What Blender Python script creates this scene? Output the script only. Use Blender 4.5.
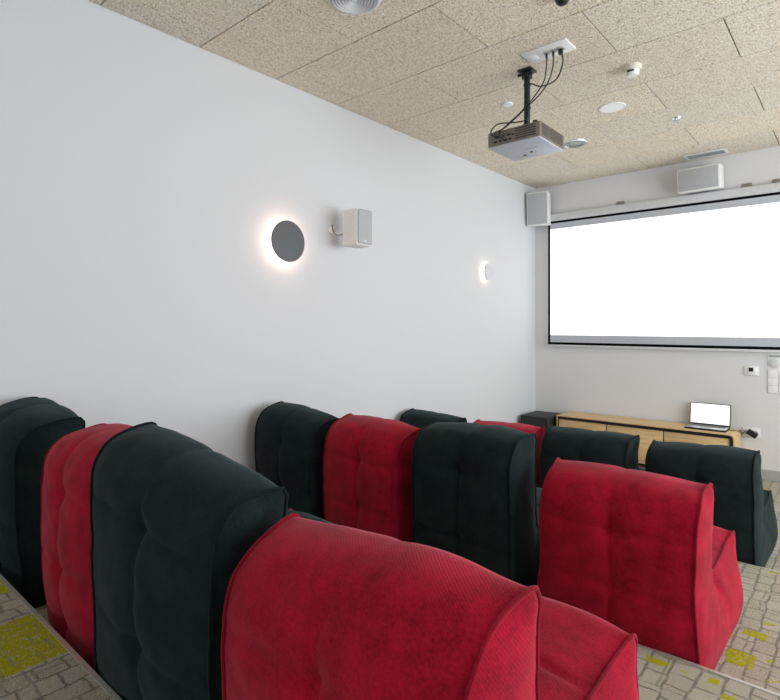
import bpy, bmesh, math, random
from mathutils import Vector, Matrix, noise
from mathutils.geometry import delaunay_2d_cdt

for o in list(bpy.data.objects):
    bpy.data.objects.remove(o)
scene = bpy.context.scene
COL = scene.collection

# ------------------------------------------------------------------ camera
EYE = 1.55
cam_d = bpy.data.cameras.new('camera')
cam_d.sensor_width = 36.0
cam_d.lens = 543.8 / 780 * 36
cam_d.shift_y = -25.0 / 780
cam_d.clip_start = 0.02
cam = bpy.data.objects.new('camera', cam_d)
cam.location = (0, 0, EYE)
cam.rotation_euler = (math.pi / 2, 0, 0.7117)
COL.objects.link(cam)
scene.camera = cam

# ------------------------------------------------------------------ world, daylight, exposure
W = bpy.data.worlds.new('overcast')
scene.world = W
W.use_nodes = True
W.node_tree.nodes['Background'].inputs[0].default_value = (0.86, 0.93, 1.0, 1)
W.node_tree.nodes['Background'].inputs[1].default_value = 1.0

def area(name, loc, rot, sx, sy, energy, col):
    d = bpy.data.lights.new(name, 'AREA')
    d.shape = 'RECTANGLE'
    d.size, d.size_y, d.energy, d.color = sx, sy, energy, col
    o = bpy.data.objects.new(name, d)
    o.location, o.rotation_euler = loc, rot
    COL.objects.link(o)
    return o

# daylight entering through the opening in the right wall, plus two added fill lamps
area('daylight_right', (2.78, 3.4, 1.95), (0, math.radians(90), 0), 2.0, 5.0, 106, (0.90, 0.955, 1.0))
area('ceiling_fill_right', (2.90, 3.4, 1.20), (0, math.radians(122), 0), 1.2, 5.0, 76, (0.97, 0.98, 1.0))  # added uplight, tilted upward to brighten the ceiling
area('rear_fill', (-0.3, -2.75, 2.0), (math.radians(90), 0, 0), 5.0, 2.2, 2, (0.96, 0.97, 1.0))  # faint added fill from behind the viewer

vs = scene.view_settings
vs.view_transform = 'Standard'
vs.look = 'None'
vs.exposure = 0.2
vs.gamma = 1.0
vs.use_curve_mapping = False
scene.display_settings.display_device = 'sRGB'

# ------------------------------------------------------------------ materials
def srgb(r, g, b):
    f = lambda c: c / 12.92 if c <= 0.04045 else ((c + 0.055) / 1.055) ** 2.4
    return (f(r / 255), f(g / 255), f(b / 255), 1)

class NT:
    def __init__(self, name):
        self.m = bpy.data.materials.new(name)
        self.m.use_nodes = True
        self.t = self.m.node_tree
        self.b = self.t.nodes['Principled BSDF']
    def n(self, kind, **kw):
        nd = self.t.nodes.new(kind)
        for k, v in kw.items():
            if k.startswith('i_'):
                nd.inputs[k[2:].replace('_', ' ')].default_value = v
            else:
                setattr(nd, k, v)
        return nd
    def l(self, a, b):
        self.t.links.new(a, b)
    def obj(self):
        return self.n('ShaderNodeTexCoord').outputs['Object']
    def math(self, op, a, b=None, clamp=False):
        nd = self.n('ShaderNodeMath', operation=op)
        nd.use_clamp = clamp
        for i, v in enumerate((a, b)):
            if v is None:
                continue
            if isinstance(v, (int, float)):
                nd.inputs[i].default_value = v
            else:
                self.l(v, nd.inputs[i])
        return nd.outputs[0]
    def mix(self, fac, a, b, blend='MIX'):
        nd = self.n('ShaderNodeMix', data_type='RGBA', blend_type=blend)
        for key, v in ((0, fac), (6, a), (7, b)):
            if isinstance(v, (int, float, tuple)):
                nd.inputs[key].default_value = v
            else:
                self.l(v, nd.inputs[key])
        return nd.outputs[2]
    def ramp(self, fac, stops):
        nd = self.n('ShaderNodeValToRGB')
        e = nd.color_ramp.elements
        while len(e) < len(stops):
            e.new(0.5)
        for el, (p, c) in zip(e, stops):
            el.position, el.color = p, c
        self.l(fac, nd.inputs[0])
        return nd.outputs[0]
    def noise(self, vec, scale, detail=2.0, rough=0.5, dist=0.0):
        nd = self.n('ShaderNodeTexNoise', i_Scale=scale, i_Detail=detail, i_Roughness=rough, i_Distortion=dist)
        if vec is not None:
            self.l(vec, nd.inputs['Vector'])
        return nd.outputs[0]
    def mapping(self, vec, scale=(1, 1, 1), rot=(0, 0, 0), loc=(0, 0, 0)):
        nd = self.n('ShaderNodeMapping')
        nd.inputs['Scale'].default_value = scale
        nd.inputs['Rotation'].default_value = rot
        nd.inputs['Location'].default_value = loc
        self.l(vec, nd.inputs['Vector'])
        return nd.outputs[0]
    def bump(self, h, strength=0.3, dist=0.005):
        nd = self.n('ShaderNodeBump', i_Strength=strength, i_Distance=dist)
        self.l(h, nd.inputs['Height'])
        self.l(nd.outputs[0], self.b.inputs['Normal'])
    def set(self, **kw):
        for k, v in kw.items():
            self.b.inputs[k.replace('_', ' ')].default_value = v
        return self

def plain(name, col, rough=0.5, metal=0.0, mottled=0.04, scale=40, spec=0.5):
    t = NT(name)
    nz = t.noise(t.obj(), scale, 3)
    d = tuple(max(0, c * (1 - mottled * 2)) for c in col[:3]) + (1,)
    u = tuple(min(1, c * (1 + mottled * 2)) for c in col[:3]) + (1,)
    t.l(t.mix(nz, d, u), t.b.inputs['Base Color'])
    t.set(Roughness=rough, Metallic=metal)
    t.b.inputs['Specular IOR Level'].default_value = spec
    return t.m

def emit(name, col, s):
    t = NT(name)
    t.set(Base_Color=(0.02, 0.02, 0.02, 1), Emission_Color=col, Emission_Strength=s, Roughness=0.6)
    return t.m

def wall_mat(name, col):
    t = NT(name)
    o = t.obj()
    nz = t.noise(o, 1.3, 3)
    c2 = tuple(c * 0.975 for c in col[:3]) + (1,)
    t.l(t.mix(nz, col, c2), t.b.inputs['Base Color'])
    t.set(Roughness=0.75)
    t.bump(t.noise(o, 180, 3), 0.08, 0.002)
    return t.m

def woodwool_mat():
    t = NT('wood wool panel')
    o = t.obj()
    wob = t.n('ShaderNodeVectorMath', operation='ADD')
    nv = t.n('ShaderNodeTexNoise', i_Scale=30.0, i_Detail=2.0)
    t.l(o, nv.inputs['Vector'])
    sc = t.n('ShaderNodeVectorMath', operation='SCALE')
    sc.inputs['Scale'].default_value = 0.035
    t.l(nv.outputs['Color'], sc.inputs[0])
    t.l(o, wob.inputs[0]); t.l(sc.outputs[0], wob.inputs[1])
    v = wob.outputs[0]
    f1 = t.noise(t.mapping(v, (470, 85, 60), (0, 0, 0.5)), 1.0, 2, 0.6)
    f2 = t.noise(t.mapping(v, (85, 470, 60), (0, 0, 0.3)), 1.0, 2, 0.6)
    f3 = t.noise(t.mapping(v, (260, 260, 60), (0, 0, -0.9)), 1.0, 2, 0.7)
    mx = t.math('MAXIMUM', f1, f2)
    h = t.math('ADD', t.math('MULTIPLY', mx, 0.6), t.math('MULTIPLY', f3, 0.4))
    col = t.ramp(h, [(0.445, srgb(50, 37, 22)), (0.478, srgb(178, 156, 121)), (0.510, srgb(244, 228, 198)), (0.56, srgb(255, 251, 238))])
    at = t.n('ShaderNodeAttribute', attribute_name='tint')
    col = t.mix(1.0, col, at.outputs['Color'], 'MULTIPLY')
    t.l(col, t.b.inputs['Base Color'])
    t.set(Roughness=0.95)
    t.bump(h, 0.8, 0.008)
    return t.m

LIME = [(-2.22, -1.88, .44, .66), (-2.72, -2.47, .48, .66), (-.42, -.32, 2.58, 2.70), (-.585, -.50, 2.07, 2.11), (-.39, -.355, 2.08, 2.12),
        (-.40, -.30, 2.86, 2.92), (.05, .25, 3.0, 3.12), (.1, .36, 1.1, 1.25), (-1.3, -1.0, .1, .3), (-.2, .05, 4.6, 4.75), (-.34, -.30, 2.02, 2.05)]

def carpet_mat():
    t = NT('paver pattern carpet')
    geo = t.n('ShaderNodeNewGeometry').outputs['Position']
    wv = t.n('ShaderNodeTexNoise', i_Scale=9.0, i_Detail=3.0)
    t.l(geo, wv.inputs['Vector'])
    s1 = t.n('ShaderNodeVectorMath', operation='SCALE'); s1.inputs['Scale'].default_value = 0.035
    t.l(wv.outputs['Color'], s1.inputs[0])
    ad = t.n('ShaderNodeVectorMath', operation='ADD')
    t.l(geo, ad.inputs[0]); t.l(s1.outputs[0], ad.inputs[1])
    v = ad.outputs[0]
    def brick(vec, w, h, mortar, bias=0.0, off=0.5, sq=1.0):
        b = t.n('ShaderNodeTexBrick')
        b.offset, b.squash, b.squash_frequency = off, sq, 3
        b.inputs['Color1'].default_value = (0, 0, 0, 1)
        b.inputs['Color2'].default_value = (1, 1, 1, 1)
        b.inputs['Mortar'].default_value = (0.5, 0.5, 0.5, 1)
        b.inputs['Scale'].default_value = 1.0
        b.inputs['Mortar Size'].default_value = mortar
        b.inputs['Mortar Smooth'].default_value = 0.6
        b.inputs['Bias'].default_value = bias
        b.inputs['Brick Width'].default_value = w
        b.inputs['Row Height'].default_value = h
        t.l(vec, b.inputs['Vector'])
        return b
    rot = t.mapping(v, rot=(0, 0, math.pi / 2), loc=(0.03, 0.02, 0))
    b1 = brick(rot, 0.112, 0.076, 0.0065, off=0.37, sq=0.72)
    b2 = brick(t.mapping(v, loc=(0.02, -0.045, 0)), 0.33, 0.24, 0.006, off=0.43, sq=0.8)
    grain = t.noise(geo, 420, 2, 0.7)
    grain2 = t.noise(geo, 150, 2, 0.6)
    stone = t.ramp(b1.outputs['Color'], [(0.0, srgb(168, 158, 140)), (0.5, srgb(186, 177, 160)), (1.0, srgb(206, 198, 182))])
    stone = t.mix(t.math('MULTIPLY', grain2, 0.9), stone, srgb(120, 112, 98))
    stone = t.mix(0.55, stone, t.ramp(grain, [(0.35, srgb(96, 88, 76)), (0.65, srgb(230, 222, 204))]))
    # lime patches woven into the pattern: a few larger blocks plus ragged splashes
    sep = t.n('ShaderNodeSeparateXYZ'); t.l(v, sep.inputs[0])
    lime_f = None
    for x0, x1, ya, yb in LIME:
        k = .0175
        fx = t.math('MULTIPLY', t.math('GREATER_THAN', sep.outputs[0], x0 + k), t.math('LESS_THAN', sep.outputs[0], x1 + k))
        fy = t.math('MULTIPLY', t.math('GREATER_THAN', sep.outputs[1], ya + k), t.math('LESS_THAN', sep.outputs[1], yb + k))
        f = t.math('MULTIPLY', fx, fy)
        lime_f = f if lime_f is None else t.math('MAXIMUM', lime_f, f)
    spl = t.ramp(t.noise(geo, 8.5, 4, 0.65), [(0.615, (0, 0, 0, 1)), (0.64, (1, 1, 1, 1))])
    spl = t.math('MULTIPLY', spl, t.ramp(b1.outputs['Color'], [(0.5, (0, 0, 0, 1)), (0.6, (1, 1, 1, 1))]))
    lime_f = t.math('MAXIMUM', lime_f, spl)
    rag = t.ramp(t.noise(geo, 70, 3, 0.6), [(0.36, (0, 0, 0, 1)), (0.44, (1, 1, 1, 1))])
    lime_f = t.math('MULTIPLY', lime_f, rag)
    lime = t.ramp(grain, [(0.35, srgb(122, 120, 10)), (0.65, srgb(196, 192, 40))])
    col = t.mix(lime_f, stone, lime)
    gap = t.math('MAXIMUM', b1.outputs['Fac'], t.math('MULTIPLY', b2.outputs['Fac'], 0.75))
    gap = t.math('MULTIPLY', gap, t.ramp(t.noise(geo, 28, 3, 0.6), [(0.33, (0.25, 0.25, 0.25, 1)), (0.5, (1, 1, 1, 1))]))
    gap = t.math('MULTIPLY', gap, t.math('SUBTRACT', 1.0, t.math('MULTIPLY', lime_f, 0.7)))
    col = t.mix(t.math('MULTIPLY', gap, 0.85), col, t.ramp(grain, [(0.35, srgb(84, 82, 76)), (0.65, srgb(138, 134, 124))]))
    t.l(col, t.b.inputs['Base Color'])
    t.set(Roughness=0.95)
    t.b.inputs['Specular IOR Level'].default_value = 0.1
    t.bump(t.math('SUBTRACT', grain, t.math('MULTIPLY', gap, 0.4)), 0.5, 0.006)
    return t.m

def fabric_mat(name, dark, light, sheen, sheen_tint, rib=420):
    t = NT(name)
    o = t.obj()
    big = t.noise(o, 9, 4, 0.6)
    fine = t.noise(o, 160, 3, 0.65)
    f = t.math('ADD', t.math('MULTIPLY', big, 0.6), t.math('MULTIPLY', fine, 0.4))
    t.l(t.ramp(f, [(0.36, dark), (0.64, light)]), t.b.inputs['Base Color'])
    t.set(Roughness=0.92)
    t.b.inputs['Specular IOR Level'].default_value = 0.12
    t.b.inputs['Sheen Weight'].default_value = sheen
    t.b.inputs['Sheen Roughness'].default_value = 0.45
    t.b.inputs['Sheen Tint'].default_value = sheen_tint
    w = t.n('ShaderNodeTexWave', i_Scale=rib / 6.28, i_Distortion=1.2, i_Detail=1.0)
    w.bands_direction = 'DIAGONAL'
    t.l(o, w.inputs['Vector'])
    h = t.math('ADD', t.math('MULTIPLY', w.outputs['Fac'], 0.5), t.math('MULTIPLY', fine, 0.6))
    t.bump(h, 0.25, 0.0022)
    return t.m

def oak_mat():
    t = NT('pale oak')
    o = t.obj()
    n1 = t.noise(t.mapping(o, (2.0, 30, 30)), 1.5, 4, 0.6, 0.4)
    t.l(t.ramp(n1, [(0.3, srgb(196, 160, 108)), (0.55, srgb(216, 184, 134)), (0.8, srgb(228, 200, 154))]), t.b.inputs['Base Color'])
    t.set(Roughness=0.45)
    return t.m

def grille_mat(name, a, b, freq=260):
    t = NT(name)
    v = t.n('ShaderNodeTexVoronoi', i_Scale=freq)
    t.l(t.obj(), v.inputs['Vector'])
    t.l(t.ramp(v.outputs['Distance'], [(0.25, a), (0.5, b)]), t.b.inputs['Base Color'])
    t.set(Roughness=0.6)
    return t.m

M = dict(
    wall=wall_mat('white wall paint', srgb(213, 214, 217)),
    front=wall_mat('front wall paint', srgb(218, 218, 218)),
    wool=woodwool_mat(), carpet=carpet_mat(), oak=oak_mat(),
    ceil_gap=plain('ceiling void', srgb(30, 25, 18), 0.9),
    red=fabric_mat('crimson corduroy', srgb(120, 5, 29), srgb(178, 19, 48), 0.22, (1.0, 0.45, 0.5, 1)),
    red_pipe=fabric_mat('crimson piping', srgb(112, 6, 26), srgb(150, 16, 42), 0.22, (1.0, 0.45, 0.5, 1)),
    dark=fabric_mat('dark green black twill', srgb(13, 21, 22), srgb(29, 41, 41), 0.10, (0.6, 0.8, 0.85, 1)),
    dark_pipe=fabric_mat('dark twill piping', srgb(11, 19, 20), srgb(22, 32, 33), 0.08, (0.6, 0.8, 0.85, 1)),
    alu=plain('aluminium nosing', srgb(205, 203, 196), 0.35, 0.6),
    base=plain('grey skirting', srgb(168, 170, 168), 0.5),
    black=plain('black plastic', srgb(20, 21, 22), 0.4),
    sub=plain('black vinyl', srgb(30, 33, 35), 0.55),
    border=plain('black screen border', srgb(10, 10, 10), 0.85, spec=0.1),
    matte=plain('white screen fabric', srgb(186, 190, 198), 0.8),
    screen=emit('projected white image', (0.96, 0.985, 1.0, 1), 1.25),
    casing=plain('light grey casing', srgb(206, 208, 210), 0.4),
    white=plain('white plastic', srgb(232, 232, 230), 0.4),
    offwhite=plain('cream plastic', srgb(222, 216, 198), 0.45),
    grey=plain('mid grey plastic', srgb(170, 172, 172), 0.5),
    sconce_dark=plain('graphite metal', srgb(92, 94, 97), 0.45, 0.2),
    sconce_light=plain('pale grey metal', srgb(206, 207, 212), 0.45),
    dial=plain('light grey dial', srgb(204, 205, 204), 0.5),
    warm_soft=emit('soft warm led ring', (1.0, 0.70, 0.54, 1), 8.0),
    warm=emit('warm led ring', (1.0, 0.66, 0.50, 1), 20.0),
    led=plain('opal diffuser', srgb(246, 248, 252), 0.4),
    chrome=plain('brushed chrome', srgb(214, 216, 218), 0.22, 0.85),
    vent=plain('painted metal vent', srgb(216, 218, 220), 0.4),
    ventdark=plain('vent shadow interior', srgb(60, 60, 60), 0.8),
    proj_side=plain('bronze grey projector shell', srgb(120, 112, 104), 0.45),
    proj_slat=plain('dark projector louvre', srgb(62, 57, 52), 0.5),
    proj_bot=plain('pale grey projector underside', srgb(188, 194, 205), 0.4),
    silver=plain('silver aluminium', srgb(190, 192, 198), 0.35, 0.5),
    keys=plain('laptop keys', srgb(52, 52, 56), 0.5),
    lapscreen=emit('lit laptop display', (1, 1, 1, 1), 1.2),
    grille=grille_mat('grey speaker grille', srgb(150, 153, 156), srgb(182, 184, 187)),
    seam=plain('dark gap', srgb(34, 26, 18), 0.8),
    steel=plain('steel', srgb(150, 148, 144), 0.3, 0.8),
)

# ------------------------------------------------------------------ mesh helpers
class MB:
    def __init__(self):
        self.bm = bmesh.new()
    def box(self, a, b, bev=0.0, mat=None, seg=2):
        bm = bmesh.new()
        bmesh.ops.create_cube(bm, size=1)
        c = [(a[i] + b[i]) / 2 for i in range(3)]
        s = [abs(b[i] - a[i]) for i in range(3)]
        for v in bm.verts:
            v.co = Vector((c[i] + v.co[i] * s[i] for i in range(3)))
        if bev:
            bmesh.ops.bevel(bm, geom=bm.edges[:], offset=bev, segments=seg, affect='EDGES', profile=0.5)
        return self._add(bm, mat)
    def cyl(self, c, r, h, axis='Z', seg=32, r2=None, bev=0.0, mat=None):
        bm = bmesh.new()
        bmesh.ops.create_cone(bm, cap_ends=True, segments=seg, radius1=r, radius2=r if r2 is None else r2, depth=h)
        if bev:
            es = [e for e in bm.edges if len(e.link_faces) == 2 and e.calc_face_angle(0) > 1.0]
            bmesh.ops.bevel(bm, geom=es, offset=bev, segments=2, affect='EDGES', profile=0.5)
        R = {'Z': Matrix(), 'X': Matrix.Rotation(math.pi / 2, 4, 'Y'), 'Y': Matrix.Rotation(-math.pi / 2, 4, 'X')}[axis]
        bmesh.ops.transform(bm, matrix=Matrix.Translation(c) @ R, verts=bm.verts)
        return self._add(bm, mat)
    def sphere(self, c, r, sc=(1, 1, 1), mat=None):
        bm = bmesh.new()
        bmesh.ops.create_uvsphere(bm, u_segments=24, v_segments=14, radius=r)
        bmesh.ops.transform(bm, matrix=Matrix.Translation(c) @ Matrix.Diagonal((*sc, 1)), verts=bm.verts)
        return self._add(bm, mat)
    def lathe(self, prof, c=(0, 0, 0), axis='Z', seg=40, mat=None, caps=True):
        """prof: list of (r, h)"""
        bm = bmesh.new()
        rings = []
        for r, h in prof:
            ring = []
            for k in range(seg):
                a = 2 * math.pi * k / seg
                p = (r * math.cos(a), r * math.sin(a), h)
                if axis == 'X':
                    p = (h, r * math.cos(a), r * math.sin(a))
                elif axis == 'Y':
                    p = (r * math.sin(a), h, r * math.cos(a))
                ring.append(bm.verts.new(Vector(p) + Vector(c)))
            rings.append(ring)
        for i in range(len(rings) - 1):
            for k in range(seg):
                bm.faces.new((rings[i][k], rings[i][(k + 1) % seg], rings[i + 1][(k + 1) % seg], rings[i + 1][k]))
        for ring, rv in (((rings[0], True), (rings[-1], False)) if caps else ()):
            bm.faces.new(list(reversed(ring)) if rv else ring)
        bmesh.ops.recalc_face_normals(bm, faces=bm.faces)
        return self._add(bm, mat)
    def tube(self, pts, r, seg=10, mat=None, smooth=4):
        pts = [Vector(p) for p in pts]
        if smooth:
            out = []
            for i in range(len(pts) - 1):
                p0, p1, p2, p3 = pts[max(0, i - 1)], pts[i], pts[i + 1], pts[min(len(pts) - 1, i + 2)]
                for k in range(smooth):
                    t = k / smooth
                    out.append(0.5 * ((2 * p1) + (p2 - p0) * t + (2 * p0 - 5 * p1 + 4 * p2 - p3) * t * t + (3 * p1 - p0 - 3 * p2 + p3) * t ** 3))
            out.append(pts[-1])
            pts = out
        bm = bmesh.new()
        rings = []
        up = None
        for i, p in enumerate(pts):
            d = (pts[min(i + 1, len(pts) - 1)] - pts[max(i - 1, 0)]).normalized()
            if up is None:
                up = d.orthogonal().normalized()
            up = (up - d * up.dot(d)).normalized()
            sd = d.cross(up)
            rings.append([bm.verts.new(p + (up * math.cos(a) + sd * math.sin(a)) * r) for a in [2 * math.pi * k / seg for k in range(seg)]])
        for i in range(len(rings) - 1):
            for k in range(seg):
                bm.faces.new((rings[i][k], rings[i][(k + 1) % seg], rings[i + 1][(k + 1) % seg], rings[i + 1][k]))
        bm.faces.new(list(reversed(rings[0]))); bm.faces.new(rings[-1])
        bmesh.ops.recalc_face_normals(bm, faces=bm.faces)
        return self._add(bm, mat)
    def prism(self, poly, y0, y1, axis='Y', mat=None):
        """extrude a 2-D outline: axis Y -> points are (x, z)"""
        bm = bmesh.new()
        def P(p, t):
            return {'Y': (p[0], t, p[1]), 'X': (t, p[0], p[1]), 'Z': (p[0], p[1], t)}[axis]
        A = [bm.verts.new(P(p, y0)) for p in poly]
        B = [bm.verts.new(P(p, y1)) for p in poly]
        n = len(poly)
        bm.faces.new(A); bm.faces.new(list(reversed(B)))
        for i in range(n):
            bm.faces.new((A[i], B[i], B[(i + 1) % n], A[(i + 1) % n]))
        bmesh.ops.recalc_face_normals(bm, faces=bm.faces)
        return self._add(bm, mat)
    def _add(self, bm, mat):
        me = bpy.data.meshes.new('tmp')
        bm.to_mesh(me); bm.free()
        n0 = len(self.bm.faces)
        self.bm.from_mesh(me)
        bpy.data.meshes.remove(me)
        if mat is not None:
            self.bm.faces.ensure_lookup_table()
            for f in self.bm.faces[n0:]:
                f.material_index = mat
        return self
    def xf(self, m):
        bmesh.ops.transform(self.bm, matrix=m, verts=self.bm.verts)
        return self
    def build(self, name, mats, parent=None, smooth=True, loc=None):
        me = bpy.data.meshes.new(name)
        self.bm.to_mesh(me); self.bm.free()
        for m in (mats if isinstance(mats, (list, tuple)) else [mats]):
            me.materials.append(m)
        return link(name, me, parent, smooth, loc)

def link(name, me, parent=None, smooth=True, loc=None):
    if smooth:
        for p in me.polygons:
            p.use_smooth = True
        me.set_sharp_from_angle(angle=math.radians(38))
    o = bpy.data.objects.new(name, me)
    COL.objects.link(o)
    if parent:
        o.parent = parent
    if loc:
        o.location = loc
    return o

def thing(name, label, cat, loc=(0, 0, 0), rotz=0.0, group=None):
    o = bpy.data.objects.new(name, None)
    o.empty_display_size = 0.1
    COL.objects.link(o)
    o.location = loc
    o.rotation_euler = (0, 0, rotz)
    return tag(o, label, cat, group)

def tag(o, label, cat, group=None):
    o['label'], o['category'] = label, cat
    if group:
        o['group'] = group
    return o

def struct(o):
    o['kind'] = 'structure'
    return o

# ------------------------------------------------------------------ the room
WX, WY, CZ = -3.19, 6.60, 3.322          # left wall, front wall, ceiling
RX, BY = 2.60, -2.60                     # right wall and rear wall (behind the viewer)
E1, E2, E3 = 0.644, 2.160, 3.710         # step edges
T0, T1, T2 = 0.525, 0.350, 0.175         # step heights

struct(MB().box((WX - .15, BY - .15, -.15), (RX + .15, WY + .15, 0)).build('floor', M['carpet'], smooth=False))
struct(MB().box((WX, BY, 0.0), (RX, E1, T0)).build('stepped_platform', M['carpet'], smooth=False))
struct(MB().box((WX, E1, 0.0), (RX, E2, T1)).build('stepped_platform', M['carpet'], smooth=False))
struct(MB().box((WX, E2, 0.0), (RX, E3, T2)).build('stepped_platform', M['carpet'], smooth=False))
for k, (e, z) in enumerate(((E1, T0), (E2, T1), (E3, T2))):
    b = MB()
    b.prism([(e - .011, z), (e - .011, z + .0025), (e + .003, z + .0025), (e + .003, z - .022), (e, z - .022), (e, z)], WX + .002, RX - .002, 'X')
    struct(b.build('trim_%d' % (k + 1), M['alu'], smooth=False))

struct(MB().box((WX - .15, BY - .15, 0), (WX, WY + .15, CZ + .12)).build('wall_left', M['wall'], smooth=False))
struct(MB().box((WX, WY, 0), (RX, WY + .15, CZ + .12)).build('wall_front', M['front'], smooth=False))
b = MB()                                  # right wall with a wide glazed opening
b.box((RX, BY - .15, 0), (RX + .15, WY + .15, .75)).box((RX, BY - .15, 2.95), (RX + .15, WY + .15, CZ + .12))
b.box((RX, BY - .15, .75), (RX + .15, -.95, 2.95)).box((RX, 6.15, .75), (RX + .15, WY + .15, 2.95))
struct(b.build('wall_right', M['wall'], smooth=False))
b = MB()
b.box((WX, BY - .15, 0), (RX, BY, .9)).box((WX, BY - .15, 3.05), (RX, BY, CZ + .12))
b.box((WX, BY - .15, .9), (-2.75, BY, 3.05)).box((2.15, BY - .15, .9), (RX, BY, 3.05))
struct(b.build('wall_rear', M['wall'], smooth=False))
struct(MB().box((WX, WY - .014, 0), (RX, WY, .10), .003).build('baseboard_front', M['base'], smooth=False))
struct(MB().box((WX, E3, 0), (WX + .014, WY - .014, .10), .003).build('baseboard_left', M['base'], smooth=False))

# ceiling: wood wool panels 1.2 x 0.6 m laid in half bond, with bevelled open joints
rnd = random.Random(4)
bm = bmesh.new()
tint = bm.loops.layers.float_color.new('tint')
y1 = WY
rows = []
y = 6.034
rows.append((y, WY))
while y > BY:
    rows.append((max(BY, y - .6), y)); y -= .6
for k, (ya, yb) in enumerate(rows):
    x = (-0.594 if k % 2 == 0 else -1.19) - 3.6
    while x < RX:
        xa, xb = max(WX, x), min(RX, x + 1.2)
        x += 1.2
        if xb - xa < .01:
            continue
        g, bv, th = .0040, .0015, .025
        A = [(xa + g, ya + g), (xb - g, ya + g), (xb - g, yb - g), (xa + g, yb - g)]
        I = [(xa + g + bv, ya + g + bv), (xb - g - bv, ya + g + bv), (xb - g - bv, yb - g - bv), (xa + g + bv, yb - g - bv)]
        lo = [bm.verts.new((p[0], p[1], CZ)) for p in I]
        mi = [bm.verts.new((p[0], p[1], CZ + bv)) for p in A]
        hi = [bm.verts.new((p[0], p[1], CZ + th)) for p in A]
        fs = [bm.faces.new(lo)]
        for i in range(4):
            j = (i + 1) % 4
            fs.append(bm.faces.new((lo[i], mi[i], mi[j], lo[j])))
            fs.append(bm.faces.new((mi[i], hi[i], hi[j], mi[j])))
        v = rnd.uniform(.93, 1.0); w = rnd.uniform(-.02, .02)
        for f in fs:
            for lp in f.loops:
                lp[tint] = (v + w, v, v - w * 1.5, 1)
me = bpy.data.meshes.new('ceiling')
bmesh.ops.recalc_face_normals(bm, faces=bm.faces)
b = MB(); b.bm.free(); b.bm = bm
b.box((WX - .15, BY - .15, CZ + .026), (RX + .15, WY + .15, CZ + .12), mat=1)
struct(b.build('ceiling', [M['wool'], M['ceil_gap']], smooth=False))

# ------------------------------------------------------------------ bean bag chairs
def catmull(P, step=.012):
    out = []
    n = len(P)
    for i in range(n - 1):
        p0, p1, p2, p3 = [Vector(P[max(0, min(n - 1, j))]) for j in (i - 1, i, i + 1, i + 2)]
        k = max(1, int((p2 - p1).length / step))
        for q in range(k):
            t = q / k
            out.append(0.5 * ((2 * p1) + (p2 - p0) * t + (2 * p0 - 5 * p1 + 4 * p2 - p3) * t * t + (3 * p1 - p0 - 3 * p2 + p3) * t ** 3))
    out.append(Vector(P[-1]))
    return out

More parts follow.
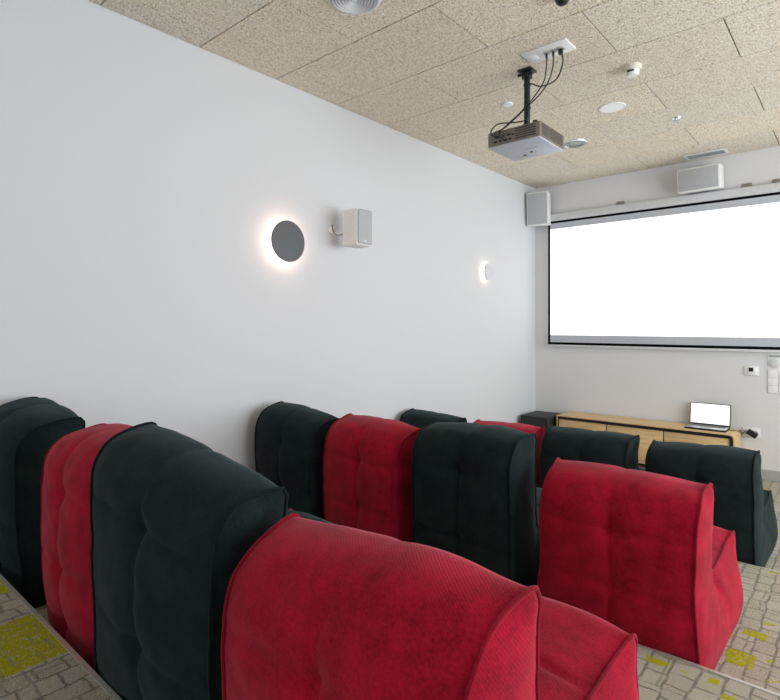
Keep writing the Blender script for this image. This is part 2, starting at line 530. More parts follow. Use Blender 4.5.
def bean_chair(loc, rotz, w, H, colour, seed, label, tilt=0.0, sag=0.0, back_puff=1.0, lean=0.0, square=0.0, flare=0.0, dep=1.0):
    """local frame: x across, y = 0 at the back seam growing towards the screen, z up"""
    mat, pipe = M[colour], M[colour + '_pipe']
    root = thing('bean_bag_chair', label, 'bean bag chair', loc, rotz, 'tufted bean bag chairs in three rows')
    rs = random.Random(seed)
    off = Vector((rs.uniform(-50, 50), rs.uniform(-50, 50), rs.uniform(-50, 50)))
    h = H
    k = square
    back = catmull([(.055, .0), (.035, .05), (.02, .16), (.004, .32), (-.004, .48), (.0 - .002 * k, h - .19 + .03 * k), (.022 - .012 * k, h - .10 + .025 * k), (.075 - .022 * k, h - .035 + .015 * k),
                    ((.14 - .012 * k) * dep, h - .006 + .004 * k), (.20 * dep, h), (.236 * dep, h - .004), (.250 * dep, h - .022), (.252 * dep, h - .06), (.256 * (dep * .8 + .2), h - .16), (.266 * (dep * .6 + .4), h - .27), (.285, .415)])
    seat = catmull([(.285, .415), (.32, .398), (.42, .392), (.58, .396), (.70, .406), (.760, .410), (.782, .398), (.790, .370), (.800, .28), (.802, .19), (.785, .09), (.76, .03), (.745, .0)])
    nb, ns = len(back), len(seat)
    half = w / 2

    def warp(p):
        q = noise.noise_vector(p * 2.6 + off) * .017 + noise.noise_vector(p * 8.0 + off) * .006
        x, y, z = p
        k = min(1.0, z / .15)
        e = abs(x) / half
        # pinched corners stand up as little ears at the top and at the seat front
        ear = math.exp(-(((y - .23 * dep) / .07) ** 2 + ((z - h) / .07) ** 2)) * min(1.2, e) ** 7
        ear2 = math.exp(-(((y - .775) / .06) ** 2 + ((z - .405) / .06) ** 2)) * min(1.2, e) ** 7
        sgn = 1 if x > 0 else -1
        mid = math.exp(-((z - h) / .10) ** 2) * (1 - min(1, e) ** 2)
        d = Vector((q.x * .8 + sgn * (.010 * ear + .008 * ear2), q.y * .9, q.z * .6)) * k
        d.z += (.014 if colour == 'red' else .007) * ear + .010 * ear2 - sag * mid * k
        wr = noise.noise(Vector((x * 9 + z * 7, y * 16, z * 11 - x * 5)) + off)
        d.y += .006 * (abs(wr) - .25) * k * (1 - .5 * e)
        d.z += tilt * (x / half) * z
        d.x += flare * x * max(0, z - .1)
        d.y += -lean * max(0, z - .3) 
        r = p + d
        # fullness sags outwards a little above the floor
        r.x *= 1 + .03 * math.exp(-((z - .18) / .15) ** 2)
        if r.z < .002:
            r.z = .002
        return r

    def strip(P, seams, amp, name, endfade):
        n, m = len(P), 56
        ridge = max(range(n), key=lambda i: P[i].y)
        L = [0.0]
        for i in range(1, n):
            L.append(L[-1] + (P[i] - P[i - 1]).length)
        ridge = L[ridge] - .06 if name == 'backrest' else -9
        bm = bmesh.new()
        grid = []
        for i in range(n):
            d = (P[min(n - 1, i + 1)] - P[max(0, i - 1)])
            d.normalize()
            nrm = Vector((-d.y, d.x))        # left of travel = outside
            row = []
            for j in range(m + 1):
                t = j / m
                t = .5 - .5 * math.cos(math.pi * t) * (1 - .25 * math.sin(math.pi * t))
                u = abs(2 * t - 1)
                pf = amp * (1 - u ** 3.2)
                f = min(1.0, L[i] / endfade[0]) if endfade[0] else 1
                f *= min(1.0, (L[-1] - L[i]) / endfade[1]) if endfade[1] else 1
                pf *= math.sqrt(max(0, f))
                dx = (t - .5) * w
                edge = 1 - u ** 6
                cs = max(.25, 1 - .0 * u)
                pf -= (.012 * math.exp(-abs(dx) / .018)) * edge * cs * f * (1 - .8 * math.exp(-((L[i] - ridge) / .16) ** 2))
                for s0 in seams:
                    ds = abs(L[i] - s0)
                    pf -= .012 * math.exp(-ds / .010) * edge
                    pf -= .018 * math.exp(-((ds / .045) ** 2 + (dx / .05) ** 2))
                # small gathers running in from the welted edges
                g = noise.noise(Vector((L[i] * 26 + seed, t * 3, seed * 1.7)))
                pf += .004 * g * math.exp(-((1 - u) * half) / .07) * edge
                q = P[i] + nrm * pf
                row.append(bm.verts.new(warp(Vector((dx, q.x, q.y)))))
            grid.append(row)
        for i in range(n - 1):
            for j in range(m):
                bm.faces.new((grid[i][j], grid[i][j + 1], grid[i + 1][j + 1], grid[i + 1][j]))
        bmesh.ops.recalc_face_normals(bm, faces=bm.faces)
        # make sure the normals face outwards
        c = Vector((0, .2, .3))
        bm.faces.ensure_lookup_table()
        s = sum((f.calc_center_median() - c).dot(f.normal) for f in bm.faces)
        if s < 0:
            bmesh.ops.reverse_faces(bm, faces=bm.faces)
        me = bpy.data.meshes.new(name)
        bm.to_mesh(me); bm.free()
        me.materials.append(mat)
        for p in me.polygons:
            p.use_smooth = True
        o = bpy.data.objects.new(name, me)
        COL.objects.link(o); o.parent = root
        return o

    strip(back, [.17, .37, h - .16, h + .52], .034 * back_puff, 'backrest', (.06, .05))
    strip(seat, [.25, .62], .030, 'seat', (.05, .06))

    # side gussets: one L-shaped panel on each side, filled from its outline
    loop = back + seat[1:]
    base = []
    a, bb = loop[-1], loop[0]
    kk = int((a - bb).length / .03)
    for q in range(1, kk):
        base.append(a.lerp(bb, q / kk))
    outline = [Vector((p.x, p.y)) for p in loop] + [Vector((p.x, p.y)) for p in base]
    N = len(outline)
    segs = [(outline[i], outline[(i + 1) % N]) for i in range(N)]
    def inside(x, y):
        c = False
        for p, q in segs:
            if (p.y > y) != (q.y > y) and x < (q.x - p.x) * (y - p.y) / (q.y - p.y) + p.x:
                c = not c
        return c
    def dist(x, y, lim=.4):
        v = Vector((x, y)); r = lim
        for p in outline:
            r = min(r, (p - v).length)
        return r
    pts = list(outline)
    st = .021
    for i in range(int(.85 / st)):
        for j in range(int((h + .05) / st)):
            x, y = -.03 + i * st + (j % 2) * st / 2, .008 + j * st
            if inside(x, y) and dist(x, y) > .013:
                pts.append(Vector((x, y)))
    res = delaunay_2d_cdt(pts, [(i, (i + 1) % N) for i in range(N)], [], 1, 1e-6)
    vs2, fs2 = res[0], res[2]
    dd = [dist(v.x, v.y) for v in vs2]
    for s in (-1, 1):
        bm = bmesh.new()
        vv = []
        for v, d in zip(vs2, dd):
            fl = math.exp(-(((v.x - .60) / .20) ** 2 + ((v.y - .20) / .15) ** 2))
            bl = ((.026 + .032 * fl) if (s > 0 and loc[0] > -1) else .022) * (1 - math.exp(-d / .05))
            rad = noise.noise(Vector((math.atan2(v.y - .40, v.x - .30) * 4 + seed, seed * 2.3, s))) * math.exp(-math.hypot(v.x - .30, v.y - .40) / .16)
            bl += .016 * rad * min(1, d / .04)
            crease = .014 * math.exp(-(((v.x - .30) / .05) ** 2 + ((v.y - .40) / .10) ** 2))
            vv.append(bm.verts.new(warp(Vector((s * (half + bl - crease * min(1, d / .03)), v.x, v.y)))))
        for f in fs2:
            try:
                bm.faces.new([vv[i] for i in f])
            except ValueError:
                pass
        bmesh.ops.recalc_face_normals(bm, faces=bm.faces)
        if sum(f.normal.x * s for f in bm.faces) < 0:
            bmesh.ops.reverse_faces(bm, faces=bm.faces)
        me = bpy.data.meshes.new('side_panel')
        bm.to_mesh(me); bm.free()
        me.materials.append(mat)
        for p in me.polygons:
            p.use_smooth = True
        o = bpy.data.objects.new('side_panel', me)
        COL.objects.link(o); o.parent = root
        # welted piping along the seam between gusset and quilted strip
        b = MB()
        cen = Vector((.2, .3))
        path = []
        for i, p in enumerate(loop):
            d = loop[min(len(loop) - 1, i + 1)] - loop[max(0, i - 1)]
            d.normalize()
            q = p + Vector((-d.y, d.x)) * .0015
            path.append(warp(Vector((s * (half + .0012), q.x, q.y))))
        b.tube(path, .0052, 8, smooth=0)
        b.build('piping', pipe, root)
    return root

R = math.radians
chairs = [
    # rear row (largest in view)
    ((-.73, .655, T1), R(0), .595, .730, 'red', 1, 'red bean bag chair largest in view at the aisle end of the rear row', .012, .0, .95, .02, .15, .0, .92),
    ((-1.425, .660, T1), R(2), .61, .828, 'dark', 2, 'dark green bean bag chair in the rear row, left of the largest red one', -.050, .02, .9, .0, .8, .05, .84),
    ((-2.105, .700, T1), R(-2), .50, .785, 'red', 3, 'red bean bag chair wedged between two dark ones in the rear row', .01, .0, 1.0, .0, .6),
    ((-2.88, .685, T1), R(2), .48, .80, 'dark', 4, 'dark bean bag chair cut off by the left photo edge in the rear row', -.03, .0, 1.0, .0, .5),
    # middle row
    ((-.735, 2.165, T2), R(0), .585, .745, 'red', 5, 'red bean bag chair at the aisle end of the middle row, seat and side showing', .0, .005, .75, .0, .5),
    ((-1.44, 2.165, T2), R(0), .545, .85, 'dark', 6, 'tall dark bean bag chair in the middle row beside the aisle-end red one', .0, .0, .7, .0, .6),
    ((-2.12, 2.18, T2), R(-2), .57, .795, 'red', 7, 'red bean bag chair in the middle row between two dark ones', -.008, .0, .9, .0, .4),
    ((-2.785, 2.18, T2), R(1), .56, .80, 'dark', 8, 'dark bean bag chair against the left wall in the middle row', -.035, .012, 1.0, .0, .5),
    # front row
    ((-.750, 3.725, 0), R(0), .57, .77, 'dark', 9, 'black bean bag chair at the aisle end of the front row, below the laptop', .006, .012, .8, .0, .7),
    ((-1.455, 3.725, 0), R(0), .59, .775, 'dark', 10, 'black bean bag chair in front of the cabinet doors, second from the aisle', .005, .015, .8, .0, .7),
    ((-2.13, 3.73, 0), R(0), .56, .742, 'red', 11, 'red bean bag chair farthest away in the front row, just its top showing', .005, .0, .8, .0, .5),
    ((-2.845, 3.73, 0), R(0), .53, .755, 'dark', 12, 'dark bean bag chair beside the left wall in the front row, only its top visible', -.02, .01, .8, .0, .7),
]
for c in chairs:
    bean_chair(*c)

# ------------------------------------------------------------------ projection screen
t = thing('projection_screen', 'large pull-down projection screen glowing white on the front wall', 'projection screen', (-1.66, WY, .5))
def P(b, name, m, parent=None, smooth=True):
    b.xf(Matrix.Translation(-t.location))
    return b.build(name, m, parent or t, smooth)
SX0, SX1, SZ0, SZ1, SY = -2.985, -.335, 1.305, 2.868, 6.530
b = MB().prism([(6.585, 2.855), (6.585, 2.945), (6.565, 2.955), (6.515, 2.945), (6.505, 2.93), (6.505, 2.87), (6.52, 2.855)], SX0 - .05, SX1 + .05, 'X')
P(b, 'roller_casing', M['casing'])
b = MB()
b.box((SX0, SY - .002, SZ0), (SX0 + .030, SY, SZ1)).box((SX1 - .030, SY - .002, SZ0), (SX1, SY, SZ1))
b.box((SX0 + .030, SY - .002, SZ0), (SX1 - .030, SY, SZ0 + .030)).box((SX0 + .030, SY - .002, SZ1 - .040), (SX1 - .030, SY, SZ1))
P(b, 'black_border', M['border'], smooth=False)
LZ0, LZ1 = 1.423, 2.757
for za, zb in ((SZ0 + .030, LZ0), (LZ1, SZ1 - .040)):
    P(MB().box((SX0 + .030, SY - .0018, za), (SX1 - .030, SY, zb)), 'unlit_fabric', M['matte'], smooth=False)
P(MB().box((SX0 + .030, SY - .0019, LZ0), (SX1 - .030, SY, LZ1)), 'lit_image', M['screen'], smooth=False)
P(MB().box((SX0 - .03, SY - .010, SZ0 - .026), (SX1 + .03, SY + .012, SZ0 - .001), .004), 'weight_bar', M['casing'])
for x in (-2.12, -.87, -.61):
    b = MB().box((x - .045, 6.53, 2.948), (x + .045, 6.598, 2.957), .002).box((x - .045, 6.592, 2.95), (x + .045, 6.598, 3.0), .002)
    b.cyl((x, 6.555, 2.962), .012, .014, bev=.002)
    P(b, 'bracket', M['steel'])

# ------------------------------------------------------------------ wall sconces
def sconce(y, z, r, dm, label, dist, glow='warm'):
    t = thing('wall_sconce', label, 'wall light', (WX, y, z), 0, 'round backlit wall sconces')
    MB().lathe([(r * .52, .0), (r * .52, dist - .008), (r * .50, dist - .004)], axis='X').build('wall_mount', M['white'], t)
    MB().lathe([(r, dist + .014), (r * .985, dist + .017), (r * .2, dist + .0175), (.001, dist + .0175)][::-1] + [(r, dist + .012), (r * .97, dist), (.001, dist)], axis='X', seg=64).build('disc', dm, t)
    bm = bmesh.new()
    seg = 64
    prof = [(r * .60, dist - .003), (r * .60, dist - .020), (r * .68, dist - .022), (r * .72, dist - .012), (r * .72, dist - .003)]
    rings = []
    for a in range(seg):
        an = 2 * math.pi * a / seg
        rings.append([bm.verts.new((h, q * math.cos(an), q * math.sin(an))) for q, h in prof])
    for a in range(seg):
        A, B = rings[a], rings[(a + 1) % seg]
        for k in range(len(prof)):
            bm.faces.new((A[k], A[(k + 1) % len(prof)], B[(k + 1) % len(prof)], B[k]))
    bmesh.ops.recalc_face_normals(bm, faces=bm.faces)
    b = MB(); b.bm.free(); b.bm = bm
    b.build('light_ring', M[glow], t)
sconce(2.497, 2.155, .150, M['sconce_dark'], 'round dark grey disc sconce with warm halo, nearest on the left wall', .055)
sconce(5.325, 2.143, .092, M['sconce_light'], 'small pale disc sconce with warm halo, farther along the left wall', .045, 'warm_soft')

# ------------------------------------------------------------------ loudspeakers
SG = 'pale box loudspeakers'
t = thing('wall_speaker', 'white box speaker on a swivel bracket beside the dark sconce', 'loudspeaker', (WX, 3.035, 2.30), 0, SG)
b = MB().box((.15, -.080, -.142), (.312, .085, .142), .016, seg=3)
b.build('cabinet', M['white'], t)
b = MB().box((.308, -.072, -.128), (.322, .078, .134), .010, seg=3)
b.build('grille', M['grille'], t)
MB().box((.320, -.010, -.116), (.3245, .010, -.098), .002).build('badge', M['white'], t)
MB().cyl((.006, -.06, .01), .030, .012, 'X', bev=.003).build('bracket_plate', M['white'], t)
MB().tube([(.01, -.06, .01), (.035, -.06, -.022), (.08, -.04, -.030), (.155, 0, -.005)], .010).build('bracket_arm', M['white'], t)
MB().tube([(.004, -.05, .05), (.03, -.066, .01), (.055, -.066, -.030), (.095, -.05, -.042), (.152, -.03, -.022)], .0032).build('wire', M['black'], t)

def front_speaker(loc, rot, hw, hh, dep, label, wide):
    t = thing('wall_speaker', label, 'loudspeaker', loc, 0, SG)
    t.rotation_euler = rot
    # tapered cabinet: front baffle larger than the rear
    b = MB()
    bm = bmesh.new()
    fr = [(-hw, 0, -hh), (hw, 0, -hh), (hw, 0, hh), (-hw, 0, hh)]
    k = .97
    bk = [(x * k, dep, z * k) for x, _, z in fr]
    F = [bm.verts.new(p) for p in fr]; B = [bm.verts.new(p) for p in bk]
    bm.faces.new(F); bm.faces.new(B[::-1])
    for i in range(4):
        bm.faces.new((F[i], B[i], B[(i + 1) % 4], F[(i + 1) % 4]))
    bmesh.ops.recalc_face_normals(bm, faces=bm.faces)
    bmesh.ops.bevel(bm, geom=bm.edges[:], offset=.008, segments=2, affect='EDGES', profile=.5)
    b.bm.free(); b.bm = bm
    b.build('cabinet', M['white'], t)
    MB().box((-hw + .014, -.008, -hh + .014), (hw - .014, .006, hh - .014), .004).build('grille', M['grille'], t)
    MB().box((-.05, dep - .02, -.05), (.05, dep + .05, .05), .004).build('wall_bracket', M['grey'], t)
    return t
front_speaker((-3.025, 6.31, 2.995), (R(4), 0, R(14)), .133, .205, .20, 'upright pale speaker high in the corner left of the projection screen', False)
front_speaker((-1.265, 6.355, 3.068), (R(6), 0, R(-3)), .200, .122, .20, 'horizontal pale speaker above the projection screen, under the ceiling slot vent', True)

# ------------------------------------------------------------------ projector with its ceiling mount
PX0, PX1, PY0, PY1, PZ0, PZ1 = -2.00, -1.605, 3.385, 3.775, 2.80, 2.912
t = thing('projector', 'grey projector hanging from a black ceiling pole', 'projector', (-1.75, 3.49, CZ))
def Q(b, name, m, smooth=True, parent=None):
    b.xf(Matrix.Translation(-t.location))
    return b.build(name, m, parent or t, smooth)
body = Q(MB().box((PX0, PY0, PZ0 + .010), (PX1, PY1, PZ1), .008), 'body', M['proj_side'])
Q(MB().box((PX0 + .004, PY0 + .004, PZ0), (PX1 - .004, PY1 - .004, PZ0 + .012), .004), 'underside_plate', M['proj_bot'])
b = MB()
for k in range(5):
    z = PZ0 + .026 + k * .016
    b.box((PX1 - .001, PY0 + .03, z), (PX1 + .0025, PY0 + .135, z + .008)).box((PX1 - .001, PY0 + .155, z), (PX1 + .0025, PY1 - .03, z + .008))
Q(b, 'side_louvre', M['proj_slat'], False)
b = MB()
for k in range(5):
    z = PZ0 + .026 + k * .016
    b.box((PX1 - .18, PY0 - .0025, z), (PX1 - .03, PY0 + .001, z + .008))
Q(b, 'rear_louvre', M['proj_slat'], False)
b = MB()
for (x, z, w_, h_) in ((.05, .03, .028, .012), (.09, .03, .020, .012), (.125, .028, .03, .014), (.165, .03, .02, .012), (.06, .060, .03, .018), (.11, .062, .022, .010), (.15, .062, .026, .012), (.19, .056, .012, .012)):
    b.box((PX0 + x, PY0 - .003, PZ0 + z), (PX0 + x + w_, PY0 + .001, PZ0 + z + h_), .0008)
Q(b, 'socket_panel', M['black'], False)
b = MB().box((-1.80, 3.555, PZ0 - .0015), (-1.745, 3.562, PZ0 + .001)).box((-1.742, 3.553, PZ0 - .0015), (-1.70, 3.560, PZ0 + .001))
Q(b, 'name_plate', M['grey'], False)
for (x, y) in ((-1.86, 3.68), (-1.79, 3.64)):
    Q(MB().cyl((x, y, PZ0 - .001), .011, .006, bev=.001), 'mounting_screw', M['black'])
Q(MB().cyl((-1.91, PY1 + .004, PZ0 + .06), .034, .03, 'Y', bev=.003), 'lens', M['black'])
b = MB().cyl((-1.75, 3.49, 3.13), .021, .40, bev=.002).cyl((-1.75, 3.49, 3.06), .026, .012).cyl((-1.75, 3.49, 3.22), .026, .012)
Q(b, 'pole', M['black'])
b = MB().box((-1.80, 3.44, CZ - .014), (-1.70, 3.54, CZ), .003).cyl((-1.75, 3.49, CZ - .035), .036, .045, bev=.004)
b.cyl((-1.715, 3.465, CZ - .035), .013, .03, 'X').cyl((-1.785, 3.465, CZ - .03), .010, .04, 'X')
Q(b, 'ceiling_bracket', M['black'])
b = MB().box((-1.83, 3.44, PZ1), (-1.66, 3.56, PZ1 + .014), .003).cyl((-1.75, 3.49, PZ1 + .02), .03, .03)
b.cyl((-1.655, 3.42, PZ1 + .010), .016, .02, bev=.003)
Q(b, 'mount_plate', M['black'])

plate = thing('ceiling_socket_plate', 'white rectangular socket plate on the ceiling beside the projector pole', 'socket', (-1.52, 3.325, CZ))
MB().box((-.152, -.082, -.012), (.152, .082, 0), .004).build('plate', M['white'], plate)
for x in (-.01, .035):
    MB().box((x - .017, -.02, -.018), (x + .017, .02, -.010), .003).build('data_socket', M['grey'], plate)
MB().lathe([(.026, -.018), (.030, -.011), (.030, -.008)][::-1], (.082, .005, 0), seg=32).build('power_socket', M['grey'], plate)
MB().box((-.125, -.03, -.0145), (-.075, .04, -.010), .002).build('blank_cover', M['led'], plate)
CG = 'black cables between the ceiling socket plate and the projector'
z0 = CZ - .018
def cable(pts, r, label, plug, PR=.007):
    t = thing('cable', label, 'cable', pts[0], 0, CG)
    o = Vector(pts[0])
    MB().tube([Vector(p) - o for p in pts], r, smooth=6).build('cord', M['black'], t)
    for p in plug:
        MB().cyl(Vector(p) - o, PR, .030, bev=.002).build('plug', M['black'], t)
cable([(-1.53, 3.325, z0), (-1.535, 3.33, z0 - .09), (-1.57, 3.355, z0 - .17), (-1.70, 3.39, z0 - .27), (-1.84, 3.375, z0 - .37), (-1.895, 3.368, PZ1 - .015), (-1.90, 3.379, PZ0 + .07)], .0042,
      'black cable hanging leftmost from the middle of the ceiling socket plate', [(-1.53, 3.325, z0 - .015)])
cable([(-1.485, 3.325, z0), (-1.49, 3.325, z0 - .11), (-1.55, 3.33, z0 - .22), (-1.70, 3.35, z0 - .31), (-1.84, 3.34, z0 - .40), (-1.92, 3.335, PZ1 - .03), (-1.87, 3.372, PZ0 + .04)], .0042,
      'black cable dropping just right of the leftmost one under the ceiling plate', [(-1.485, 3.325, z0 - .015)])
cable([(-1.438, 3.33, z0), (-1.43, 3.345, z0 - .08), (-1.50, 3.40, z0 - .15), (-1.62, 3.43, z0 - .15), (-1.715, 3.445, z0 - .11), (-1.725, 3.452, z0 - .30), (-1.74, 3.445, PZ1 + .05), (-1.80, 3.40, PZ1 + .035), (-1.90, 3.355, PZ1 + .035), (-1.955, 3.35, PZ1 - .01), (-1.93, 3.375, PZ0 + .06)], .0046,
      'black power cable from the right end of the ceiling plate looping round the pole', [(-1.438, 3.33, z0 - .015)], .015)

# ------------------------------------------------------------------ ceiling fittings
t = thing('ceiling_air_diffuser', 'round white air diffuser with concentric rings near the left wall', 'air vent', (-2.068, 2.10, CZ))
MB().lathe([(.152, 0), (.148, -.008), (.132, -.014), (.124, -.006), (.124, 0)][::-1], caps=False).build('rim', M['vent'], t)
for r in (.114, .096, .078, .060, .042, .026):
    bm = bmesh.new(); b = MB()
    b.lathe([(r - .010, -.001), (r - .006, -.001), (r + .006, -.020), (r + .003, -.021), (r - .010, -.001)], caps=False).build('ring', M['vent'], t)
MB().lathe([(.126, -.0035), (.126, -.001), (.001, -.001)], seg=40).build('duct_backing', M['grey'], t)
MB().lathe([(.016, .0), (.018, -.018), (.001, -.022)]).build('centre_cone', M['vent'], t)

t = thing('smoke_detector', 'cream dome smoke detector on the ceiling between socket plate and screen', 'smoke detector', (-1.175, 3.905, CZ))
MB().lathe([(.058, 0), (.058, -.016), (.052, -.030), (.001, -.030)]).build('base', M['offwhite'], t)
MB().lathe([(.044, -.030), (.043, -.052), (.034, -.064), (.001, -.066)]).build('sensor_cap', M['white'], t)
MB().box((-.022, -.050, -.050), (.022, -.036, -.038), .003).build('sensor_window', M['black'], t)

t = thing('ceiling_downlight', 'flat white round downlight in the middle of the ceiling', 'ceiling light', (-1.52, 4.53, CZ))
MB().lathe([(.104, 0), (.103, -.006), (.095, -.009), (.094, -.004)][::-1]).build('trim_ring', M['white'], t)
MB().lathe([(.095, -.003), (.090, -.0075), (.001, -.008)]).build('diffuser', M['led'], t)

t = thing('ceiling_spotlight', 'round chrome recessed ceiling spotlight right beside the projector', 'ceiling light', (-2.095, 5.20, CZ))
MB().lathe([(.125, 0), (.123, -.007), (.108, -.011), (.100, -.004)][::-1], caps=False).build('trim_ring', M['chrome'], t)
MB().lathe([(.100, -.004), (.070, -.0025), (.050, -.002)][::-1] + [(.105, -.0012)], caps=False).build('reflector', M['steel'], t)
MB().lathe([(.052, -.001), (.050, -.006), (.030, -.009), (.001, -.010)]).build('lens', M['grey'], t)
for rr_ in (.088, .068):
    MB().lathe([(rr_, -.002), (rr_ + .004, -.010), (rr_ - .004, -.010), (rr_, -.002)], caps=False).build('inner_ring', M['chrome'], t)

t = thing('sprinkler_head', 'small chrome sprinkler head on the ceiling right of the flat downlight', 'sprinkler', (-1.185, 5.13, CZ))
MB().lathe([(.042, 0), (.038, -.008), (.018, -.012), (.001, -.012)]).build('escutcheon', M['chrome'], t)
b = MB().cyl((0, 0, -.022), .008, .02).tube([(-.012, 0, -.014), (-.015, 0, -.030), (0, 0, -.042)], .003).tube([(.012, 0, -.014), (.015, 0, -.030), (0, 0, -.042)], .003)
b.build('frame', M['chrome'], t)
MB().cyl((0, 0, -.044), .018, .003).build('deflector', M['chrome'], t)

t = thing('ceiling_sensor', 'tiny white round ceiling sensor just behind the projector pole', 'sensor', (-2.135, 3.917, CZ))
MB().lathe([(.046, 0), (.044, -.008), (.034, -.013), (.001, -.015)]).build('housing', M['white'], t)

t = thing('dome_camera', 'black dome camera at the top edge of the ceiling', 'camera', (-1.20, 2.80, CZ))
MB().lathe([(.045, 0), (.045, -.018), (.040, -.022), (.001, -.022)]).build('base', M['grey'], t)
MB().lathe([(.038, -.020), (.038, -.035), (.030, -.052), (.016, -.062), (.001, -.064)]).build('dome', M['black'], t)

t = thing('slot_vent', 'rectangular slot vent in the ceiling above the centre speaker', 'air vent', (-1.205, 6.405, CZ))
b = MB().box((-.195, -.095, -.012), (.195, -.072, 0), .003).box((-.195, .072, -.012), (.195, .095, 0), .003)
b.box((-.195, -.075, -.012), (-.168, .075, 0), .003).box((.168, -.075, -.012), (.195, .075, 0), .003)
b.build('frame', M['vent'], t)
for k in range(6):
    y = -.058 + k * .023
    b = MB().box((-.17, -.009, -.001), (.17, .009, .001)).xf(Matrix.Translation((0, y, -.007)) @ Matrix.Rotation(R(35), 4, 'X'))
    b.build('louvre', M['vent'], t, False)
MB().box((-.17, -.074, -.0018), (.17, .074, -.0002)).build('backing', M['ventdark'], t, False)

# ------------------------------------------------------------------ sideboard, subwoofer, laptop
CX0, CX1, CY0, CY1, CH = -2.72, -.915, 6.185, 6.575, .482
t = thing('sideboard', 'low pale oak sideboard with three sliding doors under the screen', 'cabinet', (-1.85, 6.38, 0))
def S(b, name, m, smooth=True, parent=None):
    b.xf(Matrix.Translation(-t.location))
    return b.build(name, m, parent or t, smooth)
def rr(x0, x1, z0, z1, r, n=8, q=.008):
    pts = [(x0, z0)]
    pts.append((x1, z0))
    pts += [(x1 - r + r * math.cos(a), z1 - r + r * math.sin(a)) for a in [math.pi / 2 * k / n for k in range(n + 1)]]
    pts += [(x0 + q + q * math.cos(a), z1 - q + q * math.sin(a)) for a in [math.pi / 2 + math.pi / 2 * k / n for k in range(n + 1)]]
    return pts
th = .012
bm = bmesh.new()
outer = rr(CX0, CX1, .06, CH, .05)
inner = rr(CX0 + th, CX1 - th, .06, CH - .012, .038)
A = [bm.verts.new((x, CY0, z)) for x, z in outer]; B = [bm.verts.new((x, CY0, z)) for x, z in inner]
A2 = [bm.verts.new((x, CY1, z)) for x, z in outer]; B2 = [bm.verts.new((x, CY1, z)) for x, z in inner]
n = len(A)
for i in range(1, n):
    j = (i + 1) % n
    bm.faces.new((A[i], A[j], B[j], B[i])); bm.faces.new((A2[i], B2[i], B2[j], A2[j]))
    bm.faces.new((A[i], A2[i], A2[j], A[j])); bm.faces.new((B[i], B[j], B2[j], B2[i]))
bmesh.ops.recalc_face_normals(bm, faces=bm.faces)
b = MB(); b.bm.free(); b.bm = bm
b.box((CX0 + th, CY0 + .02, .06), (CX1 - th, CY1, .085)).box((CX0 + th, CY1 - .012, .085), (CX1 - th, CY1, CH - .02))
S(b, 'carcass', M['oak'])
b = MB()
ins = rr(CX0 + th + .001, CX1 - th - .001, .06, CH - .013, .037)
ins2 = rr(CX0 + th + .008, CX1 - th - .030, .06, CH - .044, .012)
bm = bmesh.new()
A = [bm.verts.new((x, CY0 + .001, z)) for x, z in ins]; B = [bm.verts.new((x, CY0 + .001, z)) for x, z in ins2]
A2 = [bm.verts.new((x, CY0 + .05, z)) for x, z in ins]; B2 = [bm.verts.new((x, CY0 + .05, z)) for x, z in ins2]
for i in range(1, n):
    j = (i + 1) % n
    bm.faces.new((A[i], A[j], B[j], B[i])); bm.faces.new((A2[i], B2[i], B2[j], A2[j]))
    bm.faces.new((A[i], A2[i], A2[j], A[j])); bm.faces.new((B[i], B[j], B2[j], B2[i]))
bmesh.ops.recalc_face_normals(bm, faces=bm.faces)
b.bm.free(); b.bm = bm
S(b, 'black_reveal', M['black'])
xs = [CX0 + th + .003, -2.145, -1.555, CX1 - th - .026]
for k in range(3):
    b = MB().box((xs[k] + .006, CY0 + .012, .092), (xs[k + 1] - .006, CY0 + .030, CH - .044), .002)
    d = S(b, 'door', M['oak'])
    MB().box((-.006, -.002, -.05), (.006, .002, .05), .001).xf(Matrix.Translation(Vector((xs[k + 1] - .05, CY0 + .0115, .26)) - t.location)).build('finger_pull', M['seam'], d)
for k in (1, 2):
    S(MB().box((xs[k] - .010, CY0 + .028, .09), (xs[k] + .010, CY0 + .06, CH - .042)), 'divider', M['black'], False)
for x in (CX0 + .12, CX1 - .12):
    for yy in (CY0 + .05, CY1 - .05):
        S(MB().cyl((x, yy, .03), .02, .06, bev=.003), 'foot', M['black'])

t = thing('subwoofer', 'black subwoofer box in the corner left of the oak sideboard', 'subwoofer', (-2.955, 6.285, 0))
MB().box((-.18, -.21, .02), (.185, .23, .452), .010, seg=3).build('cabinet', M['sub'], t)
MB().box((-.155, -.222, .05), (.155, -.208, .43), .006).build('grille', M['black'], t)
for x in (-.13, .13):
    for yy in (-.17, .19):
        MB().cyl((x, yy, .01), .018, .02).build('foot', M['black'], t)

t = thing('laptop', 'open laptop with a white display on the sideboard', 'laptop', (-1.185, 6.385, CH), R(0))
MB().box((-.185, -.13, .002), (.185, .115, .018), .005).build('base', M['black'], t)
MB().box((-.180, -.125, .0175), (.180, .105, .0195), .001).build('deck', M['silver'], t)
b = MB()
for r_ in range(5):
    for c_ in range(13):
        x, y = -.156 + c_ * .0245, -.02 + r_ * .0215
        b.box((x, y, .019), (x + .020, y + .017, .0215))
b.build('keyboard', M['keys'], t, False)
MB().box((-.05, -.115, .0192), (.05, -.04, .0202), .001).build('touchpad', M['grey'], t)
rot = Matrix.Translation((0, .112, .018)) @ Matrix.Rotation(R(-8), 4, 'X')
lid = MB().box((-.187, 0, 0), (.187, .008, .228), .003).xf(rot).build('lid', M['black'], t)
MB().box((-.178, -.0012, .016), (.178, .001, .220)).xf(rot).build('display', M['lapscreen'], lid, False)
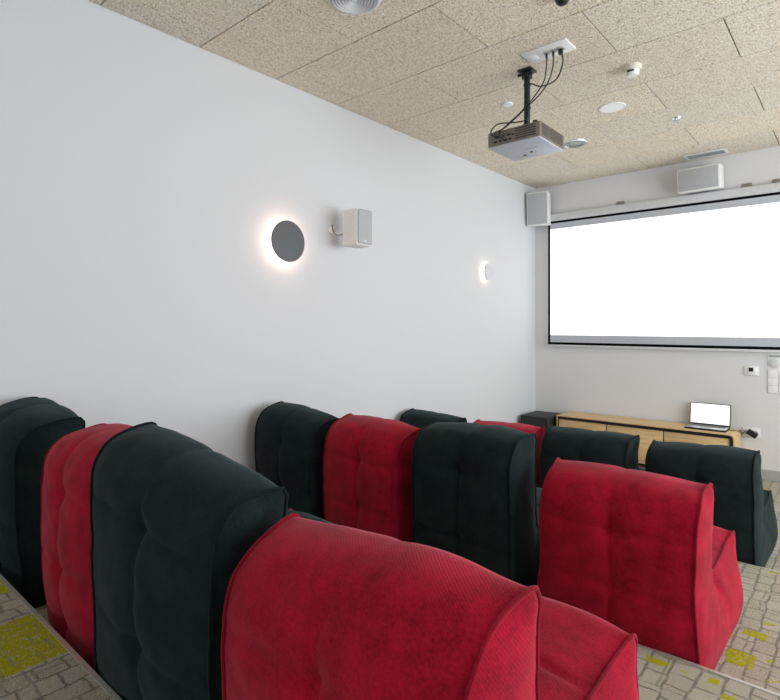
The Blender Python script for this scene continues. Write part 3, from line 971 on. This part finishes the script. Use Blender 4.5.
MB().cyl((0, .113, .018), .007, .30, 'X').build('hinge', M['black'], t)

# laptop power lead and the adapter plugged in at the wall
t = thing('wall_socket', 'white socket on the front wall just right of the sideboard', 'socket', (-.83, WY, .455))
MB().box((-.075, -.012, -.045), (.075, 0, .045), .004).build('plate', M['white'], t)
for x in (-.037, .037):
    MB().cyl((x, -.012, 0), .022, .006, 'Y', bev=.001).build('outlet', M['grey'], t)
t = thing('power_adapter', 'black power adapter plugged in at the wall right of the sideboard', 'power adapter', (-.815, 6.53, .455))
b = MB().box((-.047, -.020, -.028), (.047, .020, .028), .006, seg=3).xf(Matrix.Rotation(R(32), 4, 'Y'))
b.build('brick', M['black'], t)
MB().cyl((.012, .038, 0), .010, .05, 'Y').build('plug', M['black'], t)
MB().tube([(-.055, 0, .03), (-.085, -.01, -.01), (-.10, -.05, .03), (-.103, -.10, .02), (-.115, -.13, .036), (-.16, -.14, .034), (-.185, -.138, .0365)], .0035, smooth=6).build('lead', M['black'], t)

# ------------------------------------------------------------------ controls on the front wall
t = thing('thermostat', 'small white thermostat with a black display below the screen', 'thermostat', (-.828, WY, 1.083))
MB().box((-.062, -.014, -.048), (.062, 0, .048), .006).build('plate', M['white'], t)
MB().box((-.030, -.024, -.042), (.044, -.012, .044), .005).build('housing', M['white'], t)
MB().box((-.022, -.026, -.006), (.018, -.022, .034), .001).build('display', M['black'], t)

t = thing('switch_panel', 'white switch panel with a round grey dial at the right photo edge', 'switch', (-.60, WY, 1.065))
MB().box((-.095, -.004, -.20), (.095, 0, .20), .0015).build('back_plate', M['white'], t)
MB().lathe([(.050, -.003), (.050, -.008), (.046, -.011), (.001, -.011)], (-.04, 0, .105), 'Y').build('dial', M['dial'], t)
MB().box((-.085, -.006, .165), (.085, -.003, .185), .001).build('label_strip', M['grey'], t)
for i in range(2):
    for j in range(3):
        x, z = -.052 + i * .09, -.005 - j * .078
        MB().box((x - .040, -.009, z - .036), (x + .040, -.003, z + .036), .002).build('rocker', M['white'], t)
